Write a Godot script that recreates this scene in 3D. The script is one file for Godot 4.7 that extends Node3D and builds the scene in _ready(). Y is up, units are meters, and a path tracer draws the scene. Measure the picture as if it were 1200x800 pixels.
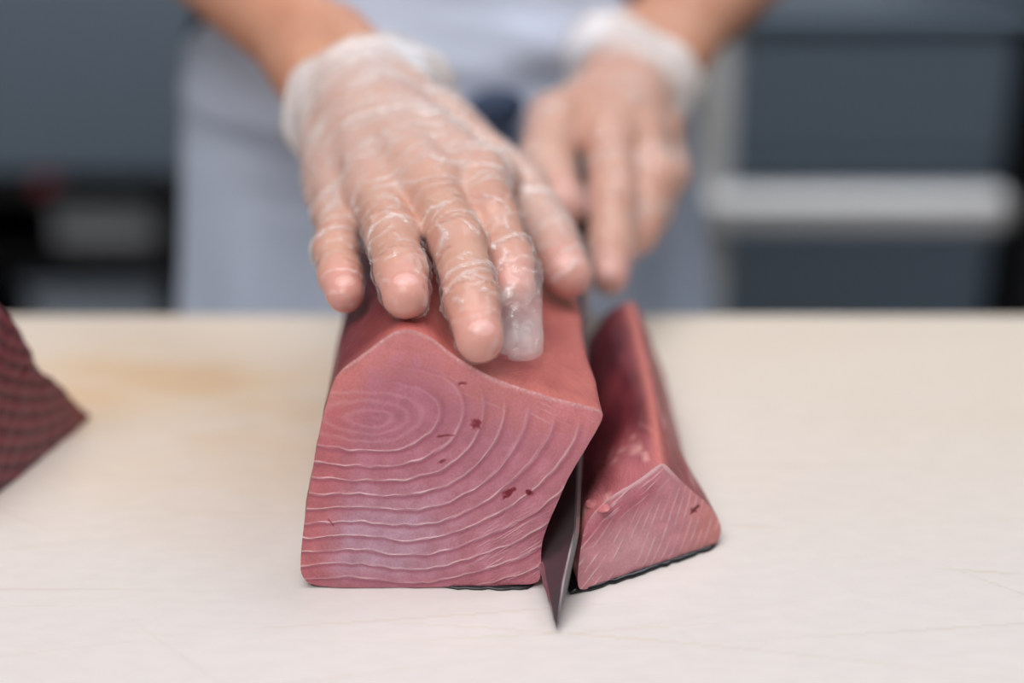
extends Node3D
# A cook in clear gloves slices a tuna loin on a big cream cutting board, steel kitchen units behind.
# Lengths of the small things are written in millimetres through V(); the board's top is the level y = 0 of those numbers, TOP metres above the floor.
const TOP := 0.92

func V(x: float, y: float, z: float) -> Vector3:
	return Vector3(x, y + TOP * 1000.0, z) * 0.001

func srgb(r: float, g: float, b: float) -> Color:
	return Color(r / 255.0, g / 255.0, b / 255.0)

func lin(r: float, g: float, b: float) -> Color:
	return srgb(r, g, b).srgb_to_linear()

# ---------------------------------------------------------------- scene tree helpers
func thing(called: String, label: String, category: String, at: Vector3, group := "") -> Node3D:
	var o := Node3D.new()
	o.name = called
	o.position = at
	add_child(o, true)
	tag(o, label, category, group)
	return o

func tag(o: Node3D, label: String, category: String, group := "") -> void:
	o.set_meta("label", label)
	o.set_meta("category", category)
	if group != "":
		o.set_meta("group", group)

class Shape:
	var v := PackedVector3Array()
	var n := PackedVector3Array()
	var uv := PackedVector2Array()
	var col := PackedColorArray()
	var idx := PackedInt32Array()

	func add(p: Vector3, t := Vector2.ZERO, c := Color.WHITE) -> int:
		v.append(p)
		uv.append(t)
		col.append(c)
		return v.size() - 1

	func tri(a: int, b: int, c: int) -> void:       # a, b, c run clockwise seen from outside
		idx.append(a); idx.append(b); idx.append(c)

	func quad(a: int, b: int, c: int, d: int) -> void:
		tri(a, b, c); tri(a, c, d)

	func flat_tri(a: Vector3, b: Vector3, c: Vector3, inside: Vector3) -> void:
		if (b - a).cross(c - a).dot(a + b + c - inside * 3.0) > 0.0:
			var s := b
			b = c
			c = s
		tri(add(a), add(b), add(c))

	func flat_quad(a: Vector3, b: Vector3, c: Vector3, d: Vector3, inside: Vector3) -> void:
		if (b - a).cross(c - a).dot(a + b + c - inside * 3.0) > 0.0:
			var s := b
			b = d
			d = s
		quad(add(a), add(b), add(c), add(d))

	func box(at: Vector3, size: Vector3, bevel := 0.003) -> Shape:
		var h := size / 2.0
		var e := minf(bevel, minf(h.x, minf(h.y, h.z)) * 0.6)
		var corner := func(s: Vector3, axis: int) -> Vector3:
			var q := Vector3()
			for i in 3:
				q[i] = at[i] + s[i] * (h[i] - (0.0 if i == axis else e))
			return q
		for axis in 3:
			var u := (axis + 1) % 3
			var w := (axis + 2) % 3
			for s in [-1.0, 1.0]:
				var c4 := []
				for q in [[-1, -1], [1, -1], [1, 1], [-1, 1]]:
					var sg := Vector3()
					sg[axis] = s
					sg[u] = q[0]
					sg[w] = q[1]
					c4.append(corner.call(sg, axis))
				flat_quad(c4[0], c4[1], c4[2], c4[3], at)
				for s2 in [-1.0, 1.0]:       # edges between axis and u
					var a := Vector3()
					a[axis] = s
					a[u] = s2
					a[w] = -1.0
					var b := a
					b[w] = 1.0
					flat_quad(corner.call(a, axis), corner.call(b, axis), corner.call(b, u), corner.call(a, u), at)
		for sx in [-1.0, 1.0]:
			for sy in [-1.0, 1.0]:
				for sz in [-1.0, 1.0]:
					var s := Vector3(sx, sy, sz)
					flat_tri(corner.call(s, 0), corner.call(s, 1), corner.call(s, 2), at)
		return self

	func tube(path: PackedVector3Array, radius: PackedFloat32Array, sides := 16, closed := false) -> Shape:
		var first := v.size()
		var m := path.size()
		var side := Vector3.ZERO
		for i in m:
			var t := (path[(i + 1) % m if closed else mini(i + 1, m - 1)] - path[(i + m - 1) % m if closed else maxi(i - 1, 0)]).normalized()
			if side == Vector3.ZERO:
				side = t.cross(Vector3.UP if absf(t.y) < 0.9 else Vector3.RIGHT).normalized()
			side = (side - t * side.dot(t)).normalized()
			var up := side.cross(t)
			for j in sides:
				var a := TAU * j / sides
				add(path[i] + (side * cos(a) + up * sin(a)) * radius[i])
		for i in (m if closed else m - 1):
			for j in sides:
				var a := first + i * sides + j
				var b := first + i * sides + (j + 1) % sides
				var c := first + ((i + 1) % m) * sides + (j + 1) % sides
				var d := first + ((i + 1) % m) * sides + j
				quad(a, d, c, b)
		if not closed:
			var s := add(path[0])
			var e := add(path[m - 1])
			for j in sides:
				tri(s, first + j, first + (j + 1) % sides)
				tri(e, first + (m - 1) * sides + (j + 1) % sides, first + (m - 1) * sides + j)
		return self

	func smooth() -> void:
		n.resize(v.size())
		n.fill(Vector3.ZERO)
		for i in range(0, idx.size(), 3):
			var a := idx[i]
			var b := idx[i + 1]
			var c := idx[i + 2]
			var f := (v[c] - v[a]).cross(v[b] - v[a])
			n[a] += f; n[b] += f; n[c] += f
		for i in n.size():
			n[i] = n[i].normalized() if n[i].length_squared() > 1e-30 else Vector3.UP

	func join(o: Shape) -> void:
		var at := v.size()
		v.append_array(o.v); uv.append_array(o.uv); col.append_array(o.col)
		for i in o.idx:
			idx.append(i + at)

func part(called: String, s: Shape, m: Material, parent: Node3D) -> MeshInstance3D:
	# commits a shape given in world places as one mesh under a thing (or the root)
	var off := parent.global_position if parent != self else Vector3.ZERO
	if s.n.size() != s.v.size():
		s.smooth()
	var arrays := []
	arrays.resize(Mesh.ARRAY_MAX)
	var moved := PackedVector3Array()
	moved.resize(s.v.size())
	for i in s.v.size():
		moved[i] = s.v[i] - off
	arrays[Mesh.ARRAY_VERTEX] = moved
	arrays[Mesh.ARRAY_NORMAL] = s.n
	arrays[Mesh.ARRAY_TEX_UV] = s.uv
	arrays[Mesh.ARRAY_COLOR] = s.col
	arrays[Mesh.ARRAY_INDEX] = s.idx
	var mesh := ArrayMesh.new()
	mesh.add_surface_from_arrays(Mesh.PRIMITIVE_TRIANGLES, arrays)
	var o := MeshInstance3D.new()
	o.name = called
	o.mesh = mesh
	o.material_override = m
	parent.add_child(o, true)
	return o

func structure(called: String, at: Vector3, size: Vector3, m: Material) -> MeshInstance3D:
	var o := part(called, Shape.new().box(at, size, 0.002), m, self)
	o.set_meta("kind", "structure")
	return o

func bx(called: String, x0: float, x1: float, y0: float, y1: float, z0: float, z1: float, m: Material, parent: Node3D, bevel := 0.003) -> MeshInstance3D:
	return part(called, Shape.new().box(Vector3(x0 + x1, y0 + y1, z0 + z1) / 2.0, Vector3(x1 - x0, y1 - y0, z1 - z0), bevel), m, parent)

# ---------------------------------------------------------------- materials
func mat(called: String, c: Color, rough := 0.5, metal := 0.0) -> StandardMaterial3D:
	var m := StandardMaterial3D.new()
	m.resource_name = called
	m.albedo_color = c
	m.roughness = rough
	m.metallic = metal
	return m

func noise(freq: float, seed_: int, octaves := 4, ridged := false, cellular := false) -> FastNoiseLite:
	var f := FastNoiseLite.new()
	f.noise_type = FastNoiseLite.TYPE_CELLULAR if cellular else FastNoiseLite.TYPE_SIMPLEX_SMOOTH
	f.seed = seed_
	f.frequency = freq
	f.fractal_type = FastNoiseLite.FRACTAL_RIDGED if ridged else FastNoiseLite.FRACTAL_FBM
	f.fractal_octaves = octaves
	return f

func image_tex(w: int, h: int, fn: Callable) -> Array:
	# fn(u, v) -> Color with the height in its alpha; gives [colour texture, height texture]
	var a := PackedByteArray()
	var b := PackedByteArray()
	a.resize(w * h * 3)
	b.resize(w * h)
	for y in h:
		for x in w:
			var c: Color = fn.call((x + 0.5) / w, (y + 0.5) / h)
			var i := (y * w + x) * 3
			a[i] = c.r8
			a[i + 1] = c.g8
			a[i + 2] = c.b8
			b[y * w + x] = c.a8
	return [ImageTexture.create_from_image(Image.create_from_data(w, h, false, Image.FORMAT_RGB8, a)), ImageTexture.create_from_image(Image.create_from_data(w, h, false, Image.FORMAT_L8, b))]

func streaks(w: int, h: int, fx: float, fy: float, lo: Color, hi: Color, seed_: int) -> Array:
	# seamless enough streaky grain
	var f := noise(1.0, seed_, 4)
	return image_tex(w, h, func(u: float, v: float) -> Color:
		var a := TAU * u
		var b := TAU * v
		var q := 0.5 + 0.5 * f.get_noise_3d(cos(a) * fx, sin(a) * fx + 7.0 * cos(b), sin(b) * fy)
		q = clampf((q - 0.2) / 0.6, 0.0, 1.0)
		var c := lo.lerp(hi, q)
		c.a = q
		return c)

# ---------------------------------------------------------------- soft bodies: tapered capsules -> field -> surface nets
class Field:
	var lo: Vector3
	var c: float
	var nx: int
	var ny: int
	var nz: int
	var a: PackedFloat32Array

	func _init(lo_: Vector3, hi: Vector3, cell: float) -> void:
		lo = lo_
		c = cell
		nx = int(ceil((hi.x - lo.x) / c)) + 1
		ny = int(ceil((hi.y - lo.y) / c)) + 1
		nz = int(ceil((hi.z - lo.z) / c)) + 1
		a.resize(nx * ny * nz)
		a.fill(1.0)

	# bone: [p0, r0, p1, r1] or [p0, r0, p1, r1, axis, flatness]
	func bones(list: Array, k: float, grow := 0.0) -> void:
		for b in list:
			var p: Vector3 = b[0]
			var q: Vector3 = b[2]
			var r0: float = b[1] + grow
			var r1: float = b[3] + grow
			var ax := Vector3.ZERO
			var fl := 0.0
			if b.size() > 4:
				ax = (b[4] as Vector3).normalized()
				fl = 1.0 / b[5] - 1.0
			var m := k + 2.5 * c
			var reach := maxf(r0, r1) + m
			var x0 := maxi(0, int(floor((minf(p.x, q.x) - reach - lo.x) / c)))
			var x1 := mini(nx - 1, int(ceil((maxf(p.x, q.x) + reach - lo.x) / c)))
			var y0 := maxi(0, int(floor((minf(p.y, q.y) - reach - lo.y) / c)))
			var y1 := mini(ny - 1, int(ceil((maxf(p.y, q.y) + reach - lo.y) / c)))
			var z0 := maxi(0, int(floor((minf(p.z, q.z) - reach - lo.z) / c)))
			var z1 := mini(nz - 1, int(ceil((maxf(p.z, q.z) + reach - lo.z) / c)))
			var d := q - p
			if fl > 0.0:
				d += ax * (d.dot(ax) * fl)
			var dd := maxf(d.length_squared(), 1e-12)
			var reach2 := reach * reach
			var dr := r1 - r0
			for z in range(z0, z1 + 1):
				for y in range(y0, y1 + 1):
					var row := (z * ny + y) * nx
					var s := Vector3(lo.x + x0 * c, lo.y + y * c, lo.z + z * c) - p
					for x in range(x0, x1 + 1):
						var e := s
						s.x += c
						if fl > 0.0:
							e += ax * (e.dot(ax) * fl)
						var t := clampf(e.dot(d) / dd, 0.0, 1.0)
						var l2 := (e - d * t).length_squared()
						if l2 > reach2:
							continue
						var v := sqrt(l2) - r0 - dr * t
						var w := a[row + x]
						var g := k - absf(v - w)
						a[row + x] = minf(v, w) - (g * g / (4.0 * k) if g > 0.0 else 0.0)

	func at(p: Vector3) -> float:
		var q := (p - lo) / c
		var x := clampi(int(q.x), 0, nx - 2)
		var y := clampi(int(q.y), 0, ny - 2)
		var z := clampi(int(q.z), 0, nz - 2)
		var f := q - Vector3(x, y, z)
		var i := (z * ny + y) * nx + x
		var s := nx * ny
		var l := lerpf(lerpf(a[i], a[i + 1], f.x), lerpf(a[i + nx], a[i + nx + 1], f.x), f.y)
		var h := lerpf(lerpf(a[i + s], a[i + s + 1], f.x), lerpf(a[i + s + nx], a[i + s + nx + 1], f.x), f.y)
		return lerpf(l, h, f.z)

	func nets(s: Shape, keep = null) -> void:
		var at_ := PackedInt32Array()
		at_.resize(nx * ny * nz)
		at_.fill(-1)
		var near := 4.0 * c
		var sy := nx
		var sz := nx * ny
		var off := PackedInt32Array([0, 1, sy, sy + 1, sz, sz + 1, sz + sy, sz + sy + 1])
		var ea := PackedInt32Array([0, 2, 4, 6, 0, 1, 4, 5, 0, 1, 2, 3])
		var eb := PackedInt32Array([1, 3, 5, 7, 2, 3, 6, 7, 4, 5, 6, 7])
		var corner := PackedVector3Array()
		for k in 8:
			corner.append(Vector3(k & 1, (k >> 1) & 1, k >> 2))
		var val := PackedFloat32Array()
		val.resize(8)
		for z in nz - 1:
			for y in ny - 1:
				var row := (z * ny + y) * nx
				for x in nx - 1:
					var i := row + x
					if absf(a[i]) > near:
						continue
					var inside := 0
					for k in 8:
						val[k] = a[i + off[k]]
						if val[k] < 0.0:
							inside += 1
					if inside == 0 or inside == 8:
						continue
					var sum := Vector3.ZERO
					var count := 0
					for e in 12:
						var v0 := val[ea[e]]
						var v1 := val[eb[e]]
						if (v0 < 0.0) != (v1 < 0.0):
							sum += corner[ea[e]].lerp(corner[eb[e]], v0 / (v0 - v1))
							count += 1
					var p := lo + (Vector3(x, y, z) + sum / count) * c
					if keep != null and not keep.call(p):
						continue
					at_[i] = s.add(p)
		for z in range(1, nz - 1):
			for y in range(1, ny - 1):
				var row := (z * ny + y) * nx
				for x in range(1, nx - 1):
					var i := row + x
					var v := a[i]
					if absf(v) > near:
						continue
					for axis in 3:
						var step: int = [1, sy, sz][axis]
						var w := a[i + step]
						if (v < 0.0) == (w < 0.0):
							continue
						var u: int = [sy, sz, 1][axis]
						var t: int = [sz, 1, sy][axis]
						var q0 := at_[i]
						var q1 := at_[i - u]
						var q2 := at_[i - u - t]
						var q3 := at_[i - t]
						if q0 < 0 or q1 < 0 or q2 < 0 or q3 < 0:
							continue
						if v < 0.0:
							s.quad(q0, q3, q2, q1)
						else:
							s.quad(q0, q1, q2, q3)

func soft(list: Array, lo: Vector3, hi: Vector3, cell: float, k: float, grow := 0.0, keep = null) -> Shape:
	var f := Field.new(lo, hi, cell)
	f.bones(list, k, grow)
	var s := Shape.new()
	f.nets(s, keep)
	return s

func hull(list: Array, margin: float) -> Array:
	var lo := Vector3.INF
	var hi := -Vector3.INF
	for b in list:
		for e in [[b[0], b[1]], [b[2], b[3]]]:
			lo = lo.min(e[0] - Vector3.ONE * (e[1] + margin))
			hi = hi.max(e[0] + Vector3.ONE * (e[1] + margin))
	return [lo, hi]

func soft_all(list: Array, cell: float, k: float, grow := 0.0, keep = null) -> Shape:
	var h := hull(list, grow + 3.0 * cell)
	return soft(list, h[0], h[1], cell, k, grow, keep)

func displace(s: Shape, fn: Callable) -> void:
	s.smooth()
	for i in s.v.size():
		s.v[i] += s.n[i] * fn.call(s.v[i], s.n[i])
	s.smooth()

func paint(s: Shape, fn: Callable) -> void:
	for i in s.v.size():
		s.col[i] = fn.call(s.v[i], s.n[i] if s.n.size() == s.v.size() else Vector3.UP)

func ellipsoid(at: Vector3, x: Vector3, y: Vector3, z: Vector3, rows := 8, sides := 14) -> Shape:
	var s := Shape.new()
	for i in rows + 1:
		var b := PI * i / rows
		for j in sides:
			var a := TAU * j / sides
			s.add(at + x * cos(a) * sin(b) + z * sin(a) * sin(b) + y * cos(b))
	for i in rows:
		for j in sides:
			var k := (j + 1) % sides
			s.quad(i * sides + j, i * sides + k, (i + 1) * sides + k, (i + 1) * sides + j)
	if x.cross(y).dot(z) < 0.0:
		s.idx.reverse()
	return s

# ---------------------------------------------------------------- outlines
func rounded(pts: Array, times: int, closed := true) -> PackedVector2Array:
	var a := PackedVector2Array(pts)
	for k in times:
		var b := PackedVector2Array()
		for i in a.size():
			var p := a[i]
			var q := a[(i + 1) % a.size()]
			b.append(p.lerp(q, 0.25))
			b.append(p.lerp(q, 0.75))
		a = b
	return a

func resampled(a: PackedVector2Array, count: int) -> PackedVector2Array:
	var total := 0.0
	for i in a.size():
		total += a[i].distance_to(a[(i + 1) % a.size()])
	var out := PackedVector2Array()
	var step := total / count
	var need := 0.0
	for i in a.size():
		var p := a[i]
		var q := a[(i + 1) % a.size()]
		var l := p.distance_to(q)
		while need < l and out.size() < count:
			out.append(p.lerp(q, need / l))
			need += step
		need -= l
	while out.size() < count:
		out.append(a[0])
	return out

var steel: StandardMaterial3D

func _ready() -> void:
	view_and_light()
	room()
	worktable()
	kitchen_behind()
	cutting_board()
	tuna()
	knife()
	cook()

# ---------------------------------------------------------------- camera, light
func view_and_light() -> void:
	var cam := Camera3D.new()
	cam.name = "camera"
	add_child(cam)
	cam.position = V(0, 241, 388)
	cam.rotation_degrees.x = -22.0
	var look := CameraAttributesPhysical.new()
	look.frustum_focal_length = 50.0
	look.frustum_focus_distance = 0.445
	look.exposure_aperture = 2.6
	look.exposure_shutter_speed = 100.0
	look.exposure_sensitivity = 100.0
	look.frustum_near = 0.02
	look.frustum_far = 40.0
	cam.attributes = look
	cam.fov = 26.99
	cam.current = true
	var we := WorldEnvironment.new()
	we.name = "environment"
	var e := Environment.new()
	e.background_mode = Environment.BG_COLOR
	e.background_color = Color(0.35, 0.38, 0.42)
	e.tonemap_mode = Environment.TONE_MAPPER_LINEAR
	e.tonemap_exposure = 1.0
	e.sdfgi_enabled = true
	e.ssao_enabled = true
	e.ssil_enabled = true
	we.environment = e
	add_child(we)
	for a in LAMPS:
		lamp(a[0], a[1], a[2], a[3], a[4])

# [place in metres above the floor, size, energy, colour, label]
var LAMPS := [
	[Vector3(-0.25, 2.66, 0.15), Vector2(1.2, 0.6), 1.3, Color(1.0, 0.985, 0.975), "white ceiling light panel straight above the cutting board"],
	[Vector3(-0.5, 2.66, 1.25), Vector2(1.2, 0.6), 2.9, Color(1.0, 0.985, 0.975), "white ceiling light panel on the near side of the worktable"],
	[Vector3(0.9, 2.66, -0.5), Vector2(1.2, 0.6), 1.0, Color(0.95, 0.98, 1.0), "white ceiling light panel over the steel units behind"],
]

func lamp(at: Vector3, size: Vector2, energy: float, c: Color, label: String) -> void:
	var o := thing("ceiling_light", label, "ceiling light", at, "ceiling light panels")
	var glow := mat("lit_panel", Color(0.9, 0.9, 0.9), 0.6)
	glow.emission_enabled = true
	glow.emission = c
	glow.emission_energy_multiplier = 1.2
	bx("diffuser", at.x - size.x / 2, at.x + size.x / 2, at.y, at.y + 0.015, at.z - size.y / 2, at.z + size.y / 2, glow, o, 0.002)
	var f := Shape.new()
	for s in [-1.0, 1.0]:
		f.box(at + Vector3(s * (size.x / 2 + 0.012), 0.012, 0), Vector3(0.024, 0.03, size.y + 0.048))
		f.box(at + Vector3(0, 0.012, s * (size.y / 2 + 0.012)), Vector3(size.x, 0.03, 0.024))
	part("frame", f, mat("white_frame", Color(0.85, 0.85, 0.85), 0.4), o)
	var l := AreaLight3D.new()
	l.name = "light"
	l.area_size = size
	l.light_energy = energy
	l.light_color = c
	l.area_normalize_energy = true
	l.shadow_enabled = true
	l.set("area_range", 12.0)
	l.position = Vector3(0, -0.006, 0)
	l.rotation_degrees.x = -90.0
	o.add_child(l)

# ---------------------------------------------------------------- room
func room() -> void:
	var plaster := mat("white_plaster", srgb(205, 206, 206), 0.7)
	var tile := mat("grey_floor", srgb(120, 122, 125), 0.45)
	structure("floor", Vector3(0, -0.05, 0.1), Vector3(5.2, 0.1, 4.8), tile)
	structure("ceiling", Vector3(0, 2.75, 0.1), Vector3(5.2, 0.1, 4.8), plaster)
	structure("wall_back", Vector3(0, 1.35, -2.25), Vector3(5.2, 2.7, 0.1), plaster)
	structure("wall_front", Vector3(0, 1.35, 2.45), Vector3(5.2, 2.7, 0.1), plaster)
	structure("wall_left", Vector3(-2.55, 1.35, 0.1), Vector3(0.1, 2.7, 4.6), plaster)
	structure("wall_right", Vector3(2.55, 1.35, 0.1), Vector3(0.1, 2.7, 4.6), plaster)

func brushed(called: String, c: Color, rough: float, seed_: int) -> StandardMaterial3D:
	var m := mat(called, c, rough, 1.0)
	return m

func worktable() -> void:
	steel = brushed("brushed_steel", srgb(176, 178, 180), 0.36, 3)
	var t := thing("worktable", "long stainless steel worktable carrying the cream cutting board", "table", Vector3(0, 0, 0.02))
	bx("tabletop", -0.78, 0.78, TOP - 0.06, TOP - 0.022, -0.255, 0.33, steel, t, 0.004)
	bx("undershelf", -0.72, 0.72, 0.22, 0.24, -0.2, 0.28, steel, t)
	for x in [-0.72, 0.72]:
		for z in [-0.2, 0.28]:
			var s := Shape.new().tube(PackedVector3Array([Vector3(x, 0.0, z), Vector3(x, 0.03, z), Vector3(x, 0.031, z), Vector3(x, TOP - 0.06, z)]), PackedFloat32Array([0.024, 0.024, 0.019, 0.019]), 16)
			part("leg", s, steel, t)

# ---------------------------------------------------------------- steel units behind the cook
func kitchen_behind() -> void:
	var dark := mat("black_enamel", srgb(12, 13, 16), 0.35)
	var panel := brushed("satin_steel", srgb(152, 168, 186), 0.42, 9)
	var seam := mat("dark_gap", srgb(18, 20, 24), 0.6)
	var zf := -1.3
	# left: range with an open bay
	var o := thing("cooking_range", "grey steel range with a black open bay on the left", "oven", Vector3(-0.75, 0, zf - 0.35))
	bx("front_panel", -1.3, -0.22, 0.7, 1.12, zf - 0.03, zf, panel, o, 0.004)
	bx("bay_lip", -1.3, -0.22, 0.665, 0.7, zf - 0.02, zf - 0.004, dark, o, 0.003)
	bx("cooktop", -1.3, -0.22, 1.12, 1.15, zf - 0.72, zf + 0.02, panel, o, 0.004)
	bx("side_panel", -1.3, -1.27, 0.08, 1.12, zf - 0.7, zf - 0.03, panel, o)
	bx("side_panel", -0.25, -0.22, 0.08, 1.12, zf - 0.7, zf - 0.03, dark, o)
	bx("side_panel", -0.44, -0.405, 0.3, 0.7, zf - 0.6, zf - 0.002, dark, o)
	bx("back_panel", -1.27, -0.25, 0.08, 1.12, zf - 0.7, zf - 0.68, dark, o)
	bx("bay_floor", -1.27, -0.25, 0.3, 0.33, zf - 0.68, zf, dark, o)
	bx("bay_shelf", -1.27, -0.44, 0.572, 0.584, zf - 0.6, zf - 0.03, dark, o)
	bx("drawer_front", -1.3, -0.22, 0.08, 0.3, zf - 0.02, zf, panel, o)
	for x in [-1.26, -0.26]:
		for z in [zf - 0.66, zf - 0.06]:
			part("leg", Shape.new().tube(PackedVector3Array([Vector3(x, 0, z), Vector3(x, 0.085, z)]), PackedFloat32Array([0.022, 0.018]), 12), seam, o)
	var knob := part("knob", Shape.new().tube(PackedVector3Array([Vector3(-0.57, 0.688, zf - 0.006), Vector3(-0.57, 0.688, zf + 0.018), Vector3(-0.57, 0.688, zf + 0.022)]), PackedFloat32Array([0.012, 0.011, 0.008]), 20), mat("red_plastic", srgb(120, 30, 42), 0.4), o)
	knob.set_meta("label", "small red round knob")
	# what lies in the bay
	var grey := mat("grey_tin", srgb(198, 202, 206), 0.5, 0.3)
	var c := thing("food_tray", "shallow grey tray on the upper shelf inside the black bay", "tray", Vector3(-0.53, 0.585, zf - 0.15))
	pan_parts(c, Vector3(-0.53, 0.585, zf - 0.15), Vector3(0.13, 0.055, 0.14), grey)
	var lid := thing("food_tray", "pale grey tray on the floor of the black bay, below the shelf", "tray", Vector3(-0.55, 0.33, zf - 0.15))
	pan_parts(lid, Vector3(-0.55, 0.33, zf - 0.15), Vector3(0.17, 0.2, 0.16), mat("blue_grey_tin", srgb(150, 160, 172), 0.5, 0.2))
	# right: counter fridge with drawers
	var f := thing("drawer_fridge", "stainless steel drawer fridge with pale handle ledges on the right", "fridge", Vector3(0.35, 0, zf - 0.35))
	bx("worktop", -0.2, 0.615, 0.884, 0.9, zf - 0.7, zf + 0.025, panel, f, 0.003)
	bx("body", -0.18, 0.605, 0.1, 0.884, zf - 0.7, zf - 0.032, seam, f)
	bx("frame_post", 0.226, 0.266, 0.1, 0.884, zf - 0.03, zf + 0.012, mat("pale_reflection", srgb(236, 234, 234), 0.4), f, 0.012)  # whitened post: the bright reflection on the frame edge is put into its colour
	bx("frame_post", -0.18, -0.15, 0.1, 0.884, zf - 0.03, zf + 0.004, panel, f, 0.006)
	for k in 2:
		var y0 := 0.634 - 0.27 * k if k else 0.716
		var y1 := 0.871 if k == 0 else 0.634
		var d := bx("drawer_front", 0.266, 0.6, y0, y1, zf - 0.03, zf - 0.002, panel, f, 0.005)
		var h := Shape.new()
		var top := 0.689 if k == 0 else y0 - 0.01
		h.box(Vector3(0.415, top - 0.028, zf + 0.02), Vector3(0.38, 0.052, 0.044), 0.016)
		var ledge := part("handle", h, mat("polished_steel", srgb(232, 230, 230), 0.4, 0.3), d)
		ledge.set_meta("label", "long pale steel handle ledge")
		bx("recess", 0.266, 0.6, top, minf(top + 0.024, y0 - 0.001), zf - 0.03, zf - 0.012, panel, f, 0.002)
	var g := thing("dark_cabinet", "near black cabinet at the far right beside the drawer fridge", "cabinet", Vector3(0.95, 0, zf - 0.3))
	bx("body", 0.625, 1.3, 0.08, 1.1, zf - 0.62, zf - 0.03, dark, g)
	bx("door", 0.63, 0.96, 0.1, 1.08, zf - 0.03, zf - 0.012, dark, g)
	bx("door", 0.965, 1.295, 0.1, 1.08, zf - 0.03, zf - 0.012, dark, g)
	bx("plinth", 0.65, 1.28, 0.0, 0.08, zf - 0.58, zf - 0.08, seam, g)
	bx("plinth", -0.16, 0.6, 0.0, 0.1, zf - 0.66, zf - 0.06, seam, f)

func pan_parts(o: Node3D, at: Vector3, size: Vector3, m: Material) -> void:
	var h := size / 2.0
	var s := Shape.new()
	s.box(at + Vector3(0, 0.002, 0), Vector3(size.x, 0.004, size.z), 0.001)
	for k in [-1.0, 1.0]:
		s.box(at + Vector3(k * (h.x - 0.002), h.y, 0), Vector3(0.004, size.y, size.z), 0.001)
		s.box(at + Vector3(0, h.y, k * (h.z - 0.002)), Vector3(size.x - 0.008, size.y, 0.004), 0.001)
	part("basin", s, m, o)
	var r := Shape.new()
	for k in [-1.0, 1.0]:
		r.box(at + Vector3(k * (h.x + 0.004), size.y, 0), Vector3(0.014, 0.005, size.z + 0.02), 0.002)
		r.box(at + Vector3(0, size.y, k * (h.z + 0.004)), Vector3(size.x, 0.005, 0.014), 0.002)
	part("rim", r, m, o)

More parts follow.
